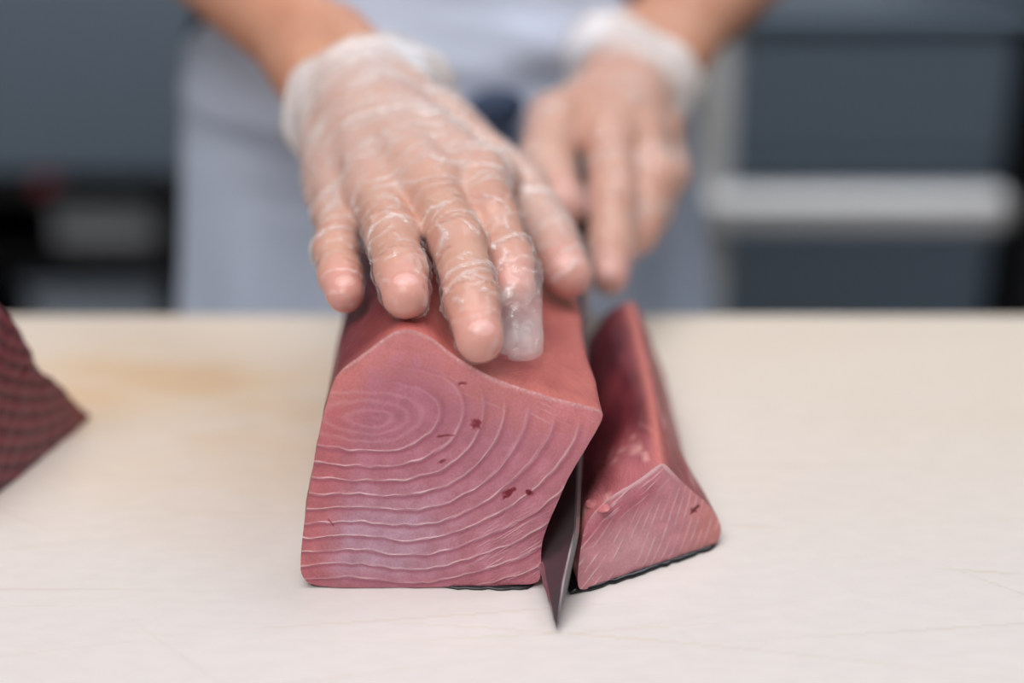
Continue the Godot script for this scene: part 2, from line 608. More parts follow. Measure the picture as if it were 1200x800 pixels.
# ---------------------------------------------------------------- cutting board
func cutting_board() -> void:
	var o := thing("cutting_board", "large scratched cream cutting board covering the worktable", "cutting board", V(0, -22, 0))
	var soft_n := noise(1.0, 5, 4)
	var rng := RandomNumberGenerator.new()
	rng.seed = 12
	var w := 1400
	var h := 640
	var base := PackedFloat32Array()
	var cut := PackedFloat32Array()
	cut.resize(w * h)
	for k in 420:                                   # knife scratches, thin and nearly straight
		var x := rng.randf() * w
		var y := rng.randf() * h
		var ang := rng.randf_range(-0.14, 0.12) if k % 3 else rng.randf_range(-0.9, 0.9)
		var len_ := rng.randf_range(20, 260)
		var depth := rng.randf_range(0.08, 0.55)
		var bend := rng.randf_range(-0.0012, 0.0012)
		for i in int(len_):
			var px := int(x)
			var py := int(y)
			if px >= 0 and py >= 0 and px < w and py < h:
				cut[py * w + px] = maxf(cut[py * w + px], depth * sin(PI * i / len_))
			x += cos(ang)
			y += sin(ang)
			ang += bend
	# [x, z, reach x, reach z, strength]: juice stains worked into the plastic, metres
	var stains := [[-0.15, -0.163, 0.085, 0.034, 0.75], [-0.085, -0.1, 0.05, 0.05, 0.34], [-0.128, -0.11, 0.085, 0.08, 0.3], [-0.185, -0.16, 0.05, 0.04, 0.4], [0.2, -0.13, 0.09, 0.05, 0.1], [0.12, -0.05, 0.08, 0.05, 0.06]]
	var tex := image_tex(w, h, func(u: float, v: float) -> Color:
		var x := (u - 0.5) * 1.4
		var z := v * 0.62 - 0.28
		var c := srgb(215, 209, 207)
		c = c.lerp(srgb(225, 212, 197), clampf(-z / 0.2, 0.0, 1.0) * 0.8)
		var st := 0.0
		for s in stains:
			var dx: float = (x - s[0]) / s[2]
			var dz: float = (z - s[1]) / s[3]
			st += s[4] * exp(-dx * dx - dz * dz)
		st *= 0.75 + 0.6 * soft_n.get_noise_2d(x * 14.0, z * 26.0)
		c = c.lerp(srgb(212, 174, 130), clampf(st, 0.0, 1.0) * 0.62)
		var q := soft_n.get_noise_2d(x * 60.0, z * 160.0)
		c = c * (1.0 + 0.018 * q)
		var k := cut[mini(int(v * h), h - 1) * w + mini(int(u * w), w - 1)]
		c = c.lerp(srgb(196, 178, 160), k * 0.8)
		c.a = 0.8 - k * 0.5 + 0.06 * q
		return c)
	var m := mat("cream_plastic", Color.WHITE, 0.5)
	m.albedo_texture = tex[0]
	m.heightmap_enabled = true
	m.heightmap_texture = tex[1]
	m.heightmap_scale = 0.03
	m.texture_repeat = false
	# slab with a rounded rim: rings from the top centre outwards and down
	var s := Shape.new()
	var x0 := -0.7
	var x1 := 0.7
	var z0 := -0.2445
	var z1 := 0.3
	var t := 0.022
	var r := 0.0035
	var ring := []
	for k in [[0.012, 0.0], [r, 0.0], [r * 0.62, r * 0.08], [r * 0.29, r * 0.29], [r * 0.08, r * 0.62], [0.0, r], [0.0, t - r], [r, t]]:
		var i: float = k[0]
		var y: float = TOP - k[1]
		var rr := []
		for q in [[x0 + i, z0 + i], [x1 - i, z0 + i], [x1 - i, z1 - i], [x0 + i, z1 - i]]:
			rr.append(s.add(Vector3(q[0], y, q[1]), Vector2(q[0] / 1.4 + 0.5, (q[1] + 0.28) / 0.62)))
		ring.append(rr)
	s.quad(ring[0][0], ring[0][1], ring[0][2], ring[0][3])
	for k in ring.size() - 1:
		for j in 4:
			var j2 := (j + 1) % 4
			s.quad(ring[k][j], ring[k + 1][j], ring[k + 1][j2], ring[k][j2])
	var e: Array = ring[ring.size() - 1]
	s.quad(e[3], e[2], e[1], e[0])
	part("slab", s, m, o)

# ---------------------------------------------------------------- tuna
func lerp_table(t: Array, x: float) -> float:
	if x <= t[0][0]:
		return t[0][1]
	for i in t.size() - 1:
		if x <= t[i + 1][0]:
			return lerpf(t[i][1], t[i + 1][1], (x - t[i][0]) / (t[i + 1][0] - t[i][0]))
	return t[t.size() - 1][1]

func flesh_mat(called: String, tex: Array, relief: float, rough := 0.34) -> StandardMaterial3D:
	var m := mat(called, Color.WHITE, rough)
	if tex.size():
		m.albedo_texture = tex[0]
		m.heightmap_enabled = true
		m.heightmap_texture = tex[1]
		m.heightmap_scale = relief
	m.subsurf_scatter_enabled = true
	m.subsurf_scatter_strength = 0.08
	m.vertex_color_use_as_albedo = true
	return m

func spot(x: float, y: float, at: Vector2, r: Vector2, turn: float, n: float) -> float:
	var d := (Vector2(x, y) - at).rotated(-turn) / r
	return smoothstep(1.25, 0.45, d.length() + n * 0.7)

# outline points in mm on a front plane z(x, y); extruded backwards to shape(p, t)
func block(outline: PackedVector2Array, front: Callable, back: Callable, rows: int, uv_of: Callable, colour: Callable, rough: FastNoiseLite, amp: float) -> Array:
	var n := outline.size()
	var mid := Vector2.ZERO
	for p in outline:
		mid += p / n
	var face := Shape.new()
	var rings := 26
	for k in rings + 1:
		var f := pow(float(k) / rings, 0.8)
		for j in n:
			var p := mid.lerp(outline[j], f)
			var z: float = front.call(p)
			z += 1.1 * (1.0 - pow(f, 6.0)) + rough.get_noise_3d(p.x * 9.0, p.y * 9.0, 3.0) * 0.5
			face.add(V(p.x, p.y, z), uv_of.call(p))
	for k in rings:
		for j in n:
			var j2 := (j + 1) % n
			face.quad(k * n + j, (k + 1) * n + j, (k + 1) * n + j2, k * n + j2)
	face.smooth()
	if face.n[n * 4].z < 0.0:
		face.idx.reverse()
		face.smooth()
	var flip := face.idx[0] != 0
	var body := Shape.new()
	for i in rows + 1:
		var t := float(i) / rows
		for j in n:
			var p := outline[j]
			var q: Vector3 = back.call(p, t)
			if i == 0:
				q = Vector3(p.x, p.y, front.call(p) + rough.get_noise_3d(p.x * 9.0, p.y * 9.0, 3.0) * 0.5)
			var g := rough.get_noise_3d(q.x * 5.0, q.y * 5.0, q.z * 1.6) * amp
			var away := Vector2(q.x, q.y) - mid
			away = away.normalized() * g * smoothstep(0.0, 0.05, t)
			q += Vector3(away.x, away.y, 0.0)
			if q.y < 0.4:
				q.y = 0.4
			body.add(V(q.x, q.y, q.z), Vector2(float(j) / n, t), colour.call(q, t))
	for i in rows:
		for j in n:
			var j2 := (j + 1) % n
			body.quad(i * n + j, (i + 1) * n + j, (i + 1) * n + j2, i * n + j2)
	var c0 := body.v.size()
	var centre := Vector3.ZERO
	for j in n:
		centre += body.v[rows * n + j] / n
	body.add(centre, Vector2(0.5, 1.0), body.col[rows * n])
	for j in n:
		body.tri(rows * n + j, c0, rows * n + (j + 1) % n)
	if flip:
		body.idx.reverse()
	return [face, body]

func base_skin(pts: Array, thick: float, seed_: int) -> Shape:
	# the dark skin left under a piece: a thin slab with a ragged rim; pts are x, z in mm
	var a := resampled(rounded(pts, 2), 160)
	var f := noise(0.11, seed_, 3)
	var s := Shape.new()
	var n := a.size()
	var mid := Vector2.ZERO
	for p in a:
		mid += p / n
	for k in 4:
		for p in a:
			var q: Vector2 = p + (p - mid).normalized() * (f.get_noise_2d(p.x * 3.0, p.y * 3.0) * 1.3 + [0.0, 0.5, 0.3, -3.0][k])
			s.add(V(q.x, [0.05, 0.2, thick, thick + 0.3][k], q.y))
	for k in 3:
		for j in n:
			var j2 := (j + 1) % n
			s.quad(k * n + j, (k + 1) * n + j, (k + 1) * n + j2, k * n + j2)
	var c := s.add(V(mid.x, thick + 0.3, mid.y))
	for j in n:
		s.tri(3 * n + j, c, 3 * n + (j + 1) % n)
	s.smooth()
	if s.n[c].y < 0.0:
		s.idx.reverse()
		s.smooth()
	return s

func tuna() -> void:
	var f1 := noise(1.0, 21, 4)
	var f2 := noise(1.0, 44, 3)
	var f3 := noise(1.0, 13, 1)
	var rough := noise(0.01, 8, 4)
	var grain := streaks(512, 512, 5.0, 1.6, srgb(232, 232, 232), srgb(255, 255, 255), 31)
	var outer := flesh_mat("tuna_outer_flesh", grain, 0.012, 0.42)
	outer.uv1_scale = Vector3(6, 2, 1)
	var skin := mat("tuna_skin", srgb(22, 22, 28), 0.25)

	# ---- the big loin under the hand
	var o := thing("tuna_loin", "large pink tuna loin block held under the spread gloved hand", "tuna loin", V(-20, 0, -70))
	var out := resampled(rounded([
		Vector2(-66.6, 10), Vector2(-66.6, 4), Vector2(-62.5, 0.6), Vector2(-52, 0.3), Vector2(-43, 0.2), Vector2(-28, 0.4), Vector2(-14.8, 0.8), Vector2(0, 1.2), Vector2(8.6, 1.6), Vector2(9.2, 6),
		Vector2(9.1, 14.2), Vector2(10.7, 20.5), Vector2(14.6, 29.9), Vector2(17.2, 36.9), Vector2(23.6, 47.9), Vector2(27.6, 55.6), Vector2(27.9, 57.6), Vector2(26.4, 59.3), Vector2(18, 61.4), Vector2(10.4, 63.4), Vector2(-5.2, 68.5), Vector2(-16.8, 75.2),
		Vector2(-23.7, 81.3), Vector2(-28.2, 83.7), Vector2(-32.1, 84.4), Vector2(-36, 83.2), Vector2(-43.8, 77.4), Vector2(-52.8, 70.9), Vector2(-55, 65.7), Vector2(-58.9, 53.4), Vector2(-62.1, 36.9), Vector2(-65, 22)], 2), 230)
	var ridge := [[-60.0, 66.0], [-52.8, 70.8], [-43.8, 77.2], [-36.0, 83.0], [-32.1, 84.3], [-28.2, 83.5], [-23.7, 81.1], [-16.8, 75.0], [-5.2, 68.3], [10.4, 63.2], [26.1, 59.2], [30.0, 57.0]]
	var tex := image_tex(880, 800, func(u: float, v: float) -> Color:
		var x := -70.0 + u * 101.0
		var y := 88.0 - v * 92.0
		var wx := f3.get_noise_2d(x * 0.018, y * 0.018) * 4.0
		var wy := f3.get_noise_2d(x * 0.02 + 30.0, y * 0.016) * 2.4 + f3.get_noise_2d(x * 0.13, y * 0.13 + 40.0) * 0.45
		var dx := x + 39.0 + wx
		var dy := y - 57.5 + wy
		var ex := dx * 0.70 if dx > 0.0 else dx * 0.22
		var ey := -dy if dy < 0.0 else dy * 0.95
		var norm := sqrt(ex * ex + ey * ey)
		var dl := x - (-66.6 + clampf(y / 70.0, 0.0, 1.0) * 13.0)
		var dt := lerp_table(ridge, x) - y
		var fine := f1.get_noise_2d(x * 0.9, y * 0.9)
		var mid := f2.get_noise_2d(x * 0.12 + 9.0, y * 0.12)
		# flesh: mauve middle, salmon towards the outer edges, greyer lilac and a painted pale sheen low on the left
		var c := srgb(182, 115, 129)
		c = c.lerp(srgb(182, 146, 165), clampf(smoothstep(42.0, 20.0, y) * smoothstep(34.0, 6.0, absf(x + 42.0)) * 0.75 + mid * 0.3, 0.0, 1.0))
		c = c.lerp(srgb(172, 100, 118), exp(-(pow((x + 38.0) / 20.0, 2.0) + pow((y - 58.0) / 11.0, 2.0))) * 0.6)
		c = c.lerp(srgb(184, 98, 102), smoothstep(14.0, 1.0, dl) * 0.75)
		c = c.lerp(srgb(214, 132, 128), smoothstep(19.0, 1.0, dt + mid * 8.0) * 0.72)
		c = c.lerp(srgb(205, 122, 130), smoothstep(-8.0, 24.0, x) * 0.45)
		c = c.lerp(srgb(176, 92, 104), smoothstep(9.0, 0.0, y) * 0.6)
		c *= 1.0 + fine * 0.07 + mid * 0.07
		var level := (norm - 10.0) / 5.0
		var line := 0.0
		var dark := 0.0
		if level > -0.4:
			var e := absf(level - roundf(level)) * 5.0
			var below := clampf(-dy / maxf(norm, 1.0), 0.0, 1.0)
			var right := clampf(ex / maxf(norm, 1.0), 0.0, 1.0)
			var strong := clampf(0.95 * below + 0.42 * right, 0.0, 1.0) * smoothstep(3.0, 9.0, dt)
			var broken := clampf(0.62 + 0.9 * f2.get_noise_2d(x * 0.1 + level * 3.0, level * 7.0), 0.15, 1.0)
			line = exp(-e * e / 0.11) * strong * broken
			dark = exp(-pow((level - roundf(level)) * 5.0 - 0.75, 2.0) / 0.5) * strong * 0.35
		else:
			var e := absf(norm / 2.3 - roundf(norm / 2.3)) * 2.3
			line = exp(-e * e / 0.25) * 0.2
		# thin pale strands near the lower right corner
		var sx := (x - 4.0) * 0.8 - (y - 16.0) * 0.55
		var st := exp(-pow((x - 0.0) / 13.0, 2.0) - pow((y - 14.0) / 13.0, 2.0))
		var g := f1.get_noise_2d(sx * 0.12, ((x - 4.0) * 0.55 + (y - 16.0) * -0.9) * 0.9)
		line = maxf(line, smoothstep(0.12, 0.5, g) * st * 0.75)
		line = maxf(line, smoothstep(1.6, 0.2, dt) * (0.35 + 0.4 * clampf(fine * 2.0, 0.0, 1.0)))
		line = maxf(line, smoothstep(0.3, 0.62, f1.get_noise_2d(x * 0.06 + y * 0.05, (y + x * 0.45) * 0.55)) * exp(-pow((dt - 4.5) / 4.5, 2.0)) * smoothstep(-30.0, -10.0, x) * 0.5)
		c = c.lerp(srgb(140, 66, 88), minf(dark * 1.5, 1.0))
		c = c.lerp(srgb(244, 212, 214), line * 0.8)
		var bn := f1.get_noise_2d(x * 0.5, y * 0.5 + 80.0)
		var blood := maxf(spot(x, y, Vector2(-11, 54.8), Vector2(1.7, 1.5), 0.4, bn) * 0.75, maxf(spot(x, y, Vector2(-0.9, 32.7), Vector2(2.6, 1.2), 0.7, bn), spot(x, y, Vector2(5.4, 32.7), Vector2(1.4, 1.0), -0.4, bn)))
		blood = maxf(blood, maxf(spot(x, y, Vector2(-20.5, 51.0), Vector2(2.6, 0.45), 0.12, bn) * 0.7, spot(x, y, Vector2(-21.5, 43.0), Vector2(1.4, 0.5), 0.5, bn) * 0.7))
		blood = maxf(blood, maxf(spot(x, y, Vector2(-56.5, 22.8), Vector2(1.5, 0.35), -0.9, bn) * 0.6, spot(x, y, Vector2(-15, 67.5), Vector2(1.6, 0.5), 0.1, bn) * 0.6))
		c = c.lerp(srgb(112, 16, 32), blood)
		c.a = clampf(0.5 + line * 0.42 - dark * 0.5 + fine * 0.12 + mid * 0.1 - blood * 0.3, 0.0, 1.0)
		return c)
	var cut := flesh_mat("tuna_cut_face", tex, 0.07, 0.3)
	cut.texture_repeat = false
	var front := func(p: Vector2) -> float: return -0.12 * p.y
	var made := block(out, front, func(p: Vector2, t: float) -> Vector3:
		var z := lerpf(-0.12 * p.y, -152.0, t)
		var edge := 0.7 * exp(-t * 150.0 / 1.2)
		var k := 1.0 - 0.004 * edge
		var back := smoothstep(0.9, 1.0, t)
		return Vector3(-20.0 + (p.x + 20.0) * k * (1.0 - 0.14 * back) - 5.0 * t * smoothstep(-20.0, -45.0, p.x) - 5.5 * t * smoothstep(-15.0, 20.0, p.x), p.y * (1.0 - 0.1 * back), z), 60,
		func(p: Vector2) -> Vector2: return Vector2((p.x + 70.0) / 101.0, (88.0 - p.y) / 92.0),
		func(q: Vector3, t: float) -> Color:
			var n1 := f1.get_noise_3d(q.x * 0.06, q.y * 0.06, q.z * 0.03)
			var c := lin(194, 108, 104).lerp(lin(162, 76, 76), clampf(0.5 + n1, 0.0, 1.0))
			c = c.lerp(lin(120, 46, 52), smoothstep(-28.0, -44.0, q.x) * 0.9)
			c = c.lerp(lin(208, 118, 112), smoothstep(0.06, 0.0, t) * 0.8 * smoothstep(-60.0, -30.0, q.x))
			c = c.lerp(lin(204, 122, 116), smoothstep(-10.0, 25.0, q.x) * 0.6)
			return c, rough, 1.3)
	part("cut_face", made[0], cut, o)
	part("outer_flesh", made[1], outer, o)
	part("skin", base_skin([Vector2(-16, 0.6), Vector2(-6, 0.9), Vector2(9.5, 0.7), Vector2(10, -40), Vector2(10, -146), Vector2(-40, -146), Vector2(-62, -146), Vector2(-62, -60), Vector2(-50, -6), Vector2(-30, -3)], 0.9, 3), skin, o)

	# ---- the piece being cut off on the right
	var b := thing("tuna_piece", "wedge of tuna falling away to the right of the knife", "tuna piece", V(42, 0, -80))
	var fr := [Vector2(20.3, 3.5), Vector2(22, 0.8), Vector2(32.9, 0.6), Vector2(48, 0.6), Vector2(64, 0.6), Vector2(68.4, 1.2), Vector2(69.6, 4.5), Vector2(69.2, 8.4), Vector2(64.9, 16.2), Vector2(58.2, 23.2), Vector2(53, 29.8), Vector2(48.6, 35.6), Vector2(46.8, 36.0), Vector2(40.9, 33.0), Vector2(30.6, 30.0), Vector2(23, 24.9), Vector2(21, 14)]
	var bk := [Vector2(13, 2), Vector2(15, 0.6), Vector2(31, 0.6), Vector2(46, 0.6), Vector2(57, 0.6), Vector2(61, 1.5), Vector2(62.3, 5), Vector2(62, 10), Vector2(59.6, 18), Vector2(56, 27), Vector2(52.4, 36), Vector2(49, 42.2), Vector2(46.6, 42.2), Vector2(41, 40.5), Vector2(35.5, 34), Vector2(27, 19), Vector2(18, 7)]
	var of := rounded(fr, 2)
	var ob := rounded(bk, 2)
	# keep the two outlines in step: each point of the front one carries its partner
	var count := of.size()
	var partner := {}
	for i in count:
		partner[of[i]] = ob[i]
	var plane := func(p: Vector2) -> float: return 16.9 - 0.6256 * p.x - 0.1 * p.y
	var tex2 := image_tex(560, 440, func(u: float, v: float) -> Color:
		var x := 10.0 + u * 64.0
		var y := 46.0 - v * 48.0
		var wx := f3.get_noise_2d(x * 0.03 + 5.0, y * 0.03) * 5.0
		var fine := f1.get_noise_2d(x * 0.9 + 70.0, y * 0.9)
		var mid := f2.get_noise_2d(x * 0.12 + 50.0, y * 0.12)
		# arcs that fan from the lower left and bend over to the right
		var ang := deg_to_rad(lerpf(42.0, 66.0, clampf((x - 22.0) / 44.0, 0.0, 1.0)))
		var r := x * sin(ang) - y * cos(ang) + wx * 0.35
		var level := r / 3.4
		var e := absf(level - roundf(level)) * 3.4
		var broken := clampf(0.5 + 1.6 * f2.get_noise_2d(x * 0.09, y * 0.09 + roundf(level) * 7.0), 0.03, 1.0)
		var line := exp(-e * e / 0.12) * broken * smoothstep(30.0, 18.0, y - (x - 40.0) * 0.2)
		var c := srgb(198, 128, 138)
		c = c.lerp(srgb(208, 128, 122), smoothstep(52.0, 68.0, x) * 0.8)
		c = c.lerp(srgb(208, 156, 164), exp(-pow((x - 38.0) / 12.0, 2.0) - pow((y - 10.0) / 9.0, 2.0)) * 0.75)
		var ry := lerp_table([[20.0, 23.0], [30.6, 29.9], [40.9, 32.6], [47.7, 35.7], [58.2, 22.6], [69.0, 7.4]], x)
		var g := f1.get_noise_2d((x + y) * 0.05, (y - x * 0.62) * 0.5)
		c = c.lerp(srgb(172, 86, 104), exp(-pow((ry - y - 6.0) / 3.5, 2.0)) * smoothstep(50.0, 42.0, x) * 0.7)
		line = maxf(line, smoothstep(0.1, 0.55, g) * exp(-pow((ry - y - 3.0) / 6.0, 2.0)) * smoothstep(54.0, 46.0, x) * 0.85)
		line = maxf(line, smoothstep(1.5, 0.2, ry - y) * smoothstep(56.0, 48.0, x) * 0.8)
		c *= 1.0 + fine * 0.07 + mid * 0.08
		c = c.lerp(srgb(240, 208, 208), line * 0.7)
		var bn := f1.get_noise_2d(x * 0.5, y * 0.5 + 20.0)
		var blood := maxf(spot(x, y, Vector2(60.6, 17.4), Vector2(3.6, 0.5), 0.45, bn), spot(x, y, Vector2(59.0, 16.6), Vector2(1.2, 0.9), -0.5, bn)) * smoothstep(0.3, 1.5, ry - y)
		c = c.lerp(srgb(96, 20, 26), clampf(blood, 0.0, 1.0))
		c.a = clampf(0.5 + line * 0.42 + fine * 0.12 + mid * 0.1 - blood * 0.35, 0.0, 1.0)
		return c)
	var cut2 := flesh_mat("tuna_piece_face", tex2, 0.06, 0.3)
	cut2.texture_repeat = false
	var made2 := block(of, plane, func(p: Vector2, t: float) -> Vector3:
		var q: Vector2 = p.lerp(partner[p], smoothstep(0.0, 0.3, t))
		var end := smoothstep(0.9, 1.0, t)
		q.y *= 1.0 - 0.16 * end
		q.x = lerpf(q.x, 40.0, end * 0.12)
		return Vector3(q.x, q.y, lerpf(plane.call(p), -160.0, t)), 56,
		func(p: Vector2) -> Vector2: return Vector2((p.x - 10.0) / 64.0, (46.0 - p.y) / 48.0),
		func(q: Vector3, t: float) -> Color:
			var n1 := f1.get_noise_3d(q.x * 0.08, q.y * 0.08, q.z * 0.025)
			var st := f1.get_noise_3d(q.x * 0.3 + q.y * 0.3, q.y * 0.2, q.z * 0.02)
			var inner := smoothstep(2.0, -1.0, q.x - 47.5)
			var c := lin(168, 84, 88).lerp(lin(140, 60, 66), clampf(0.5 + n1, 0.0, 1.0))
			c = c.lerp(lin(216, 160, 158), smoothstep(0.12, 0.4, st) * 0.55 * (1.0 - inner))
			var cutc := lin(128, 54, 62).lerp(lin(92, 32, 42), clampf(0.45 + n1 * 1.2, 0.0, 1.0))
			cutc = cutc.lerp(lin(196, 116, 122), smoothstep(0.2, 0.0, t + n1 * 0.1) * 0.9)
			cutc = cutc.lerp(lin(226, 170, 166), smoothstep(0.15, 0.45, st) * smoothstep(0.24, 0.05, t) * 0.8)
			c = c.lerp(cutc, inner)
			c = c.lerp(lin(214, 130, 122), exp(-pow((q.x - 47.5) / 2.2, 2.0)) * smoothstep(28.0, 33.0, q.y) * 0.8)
			return c, rough, 1.1)
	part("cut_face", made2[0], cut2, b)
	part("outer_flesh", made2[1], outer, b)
	part("skin", base_skin([Vector2(20, 3.5), Vector2(33, -3.2), Vector2(48, -12.4), Vector2(64, -22.6), Vector2(70.5, -28.5), Vector2(65, -60), Vector2(57, -152), Vector2(16, -152), Vector2(16, -60), Vector2(17, 2)], 1.6, 5), skin, b)
	# a torn flake standing on its cut side
	var flap := ellipsoid(V(27.0, 26.2, -6), Vector3(0.0022, 0.0007, -0.0012), Vector3(-0.0004, 0.0011, 0.0004), Vector3(0.0032, 0.0016, 0.0062))
	displace(flap, func(p: Vector3, _n: Vector3) -> float: return f1.get_noise_3d(p.x * 420.0, p.y * 420.0, p.z * 420.0) * 0.0011)
	paint(flap, func(_p, _n): return lin(202, 124, 130))
	part("flake", flap, outer, b)

	# ---- the darker block cut by the frame on the left
	var d := thing("tuna_block", "dark red tuna block lying at the left edge of the board", "tuna block", V(-235, 0, -80))
	var tex3 := image_tex(420, 420, func(u: float, v: float) -> Color:
		var x := u * 90.0          # from the far corner towards the viewer
		var y := 80.0 - v * 84.0
		var fine := f1.get_noise_2d(x * 0.9 + 11.0, y * 0.9)
		var w := f3.get_noise_2d(x * 0.012 + 60.0, y * 0.012) * 2.5
		var r := Vector2((x - 4.0) * 0.8, y - 88.0 + w).length()
		var level := r / 5.6
		var q := level - floorf(level)
		var line := smoothstep(0.0, 0.7, q) * smoothstep(1.0, 0.86, q)
		var c := srgb(78, 24, 38).lerp(srgb(132, 56, 70), line * 0.85)
		c = c.lerp(srgb(136, 34, 40), smoothstep(22.0, 0.0, x) * 0.7)
		c = c.lerp(srgb(176, 96, 104), smoothstep(0.2, 0.5, f1.get_noise_2d(x * 0.5, y * 0.15)) * smoothstep(36.0, 50.0, y) * 0.5)
		c *= 1.0 + fine * 0.1
		c.a = clampf(0.35 + line * 0.4 + fine * 0.05, 0.0, 1.0)
		return c)
	var cut3 := flesh_mat("dark_tuna_face", tex3, 0.06, 0.42)
	cut3.texture_repeat = false
	# face runs along (x, z) = (-168, -125) -> (-183, -63) ...; outline: distance along it, height
	var dir := Vector2(-15.1, 61.7).normalized()
	var line_ := resampled(rounded([Vector2(0, 0.3), Vector2(20, 0.3), Vector2(63, 0.3), Vector2(92, 0.3), Vector2(97, 4), Vector2(98, 40), Vector2(94, 76), Vector2(84, 82), Vector2(66, 78), Vector2(55, 74), Vector2(47.5, 66.8), Vector2(41, 58), Vector2(33.5, 45), Vector2(30.5, 34.5), Vector2(20, 25.8), Vector2(12.5, 17), Vector2(5, 7), Vector2(-0.5, 2.2)], 2), 150)
	var face := Shape.new()
	var body := Shape.new()
	var n := line_.size()
	var mid := Vector2(50, 34)
	var place := func(p: Vector2, back: float, bump: float) -> Vector3:
		var x := -168.1 + dir.x * p.x - back
		var z := -125.1 + dir.y * p.x - back * 0.18
		return V(x + bump, p.y, z)
	for k in 19:
		var f := float(k) / 18.0
		for j in n:
			var p := mid.lerp(line_[j], f)
			face.add(place.call(p, 0.0, (1.0 - pow(f, 6.0)) * 1.0 + rough.get_noise_2d(p.x * 12.0, p.y * 12.0) * 0.8), Vector2(p.x / 90.0, (80.0 - p.y) / 84.0))
	for k in 18:
		for j in n:
			var j2 := (j + 1) % n
			face.quad(k * n + j, (k + 1) * n + j, (k + 1) * n + j2, k * n + j2)
	for i in 25:
		for j in n:
			var p := line_[j]
			var t := i / 24.0
			var g := rough.get_noise_3d(p.x * 5.0, p.y * 5.0, t * 120.0) * 1.2 * t if i else rough.get_noise_2d(p.x * 12.0, p.y * 12.0) * 0.0
			body.add(place.call(p + (p - mid).normalized() * g * (1.0 if p.y > 2.0 else 0.0), t * 140.0, rough.get_noise_2d(p.x * 12.0, p.y * 12.0) * 0.8 if i == 0 else 0.0), Vector2(float(j) / n, t), lin(140, 58, 62).lerp(lin(170, 80, 74), clampf(0.5 + f1.get_noise_3d(p.x * 0.1, p.y * 0.1, t * 3.0), 0.0, 1.0)))
	for i in 24:
		for j in n:
			var j2 := (j + 1) % n
			body.quad(i * n + j, (i + 1) * n + j, (i + 1) * n + j2, i * n + j2)
	var last := body.add(place.call(mid, 140.0, 0.0), Vector2.ZERO, lin(150, 62, 64))
	for j in n:
		body.tri(24 * n + j, last, 24 * n + (j + 1) % n)
	face.smooth()
	if face.n[n * 3].x < 0.0:
		face.idx.reverse()
		face.smooth()
		body.idx.reverse()
	part("cut_face", face, cut3, d)
	part("outer_flesh", body, outer, d)

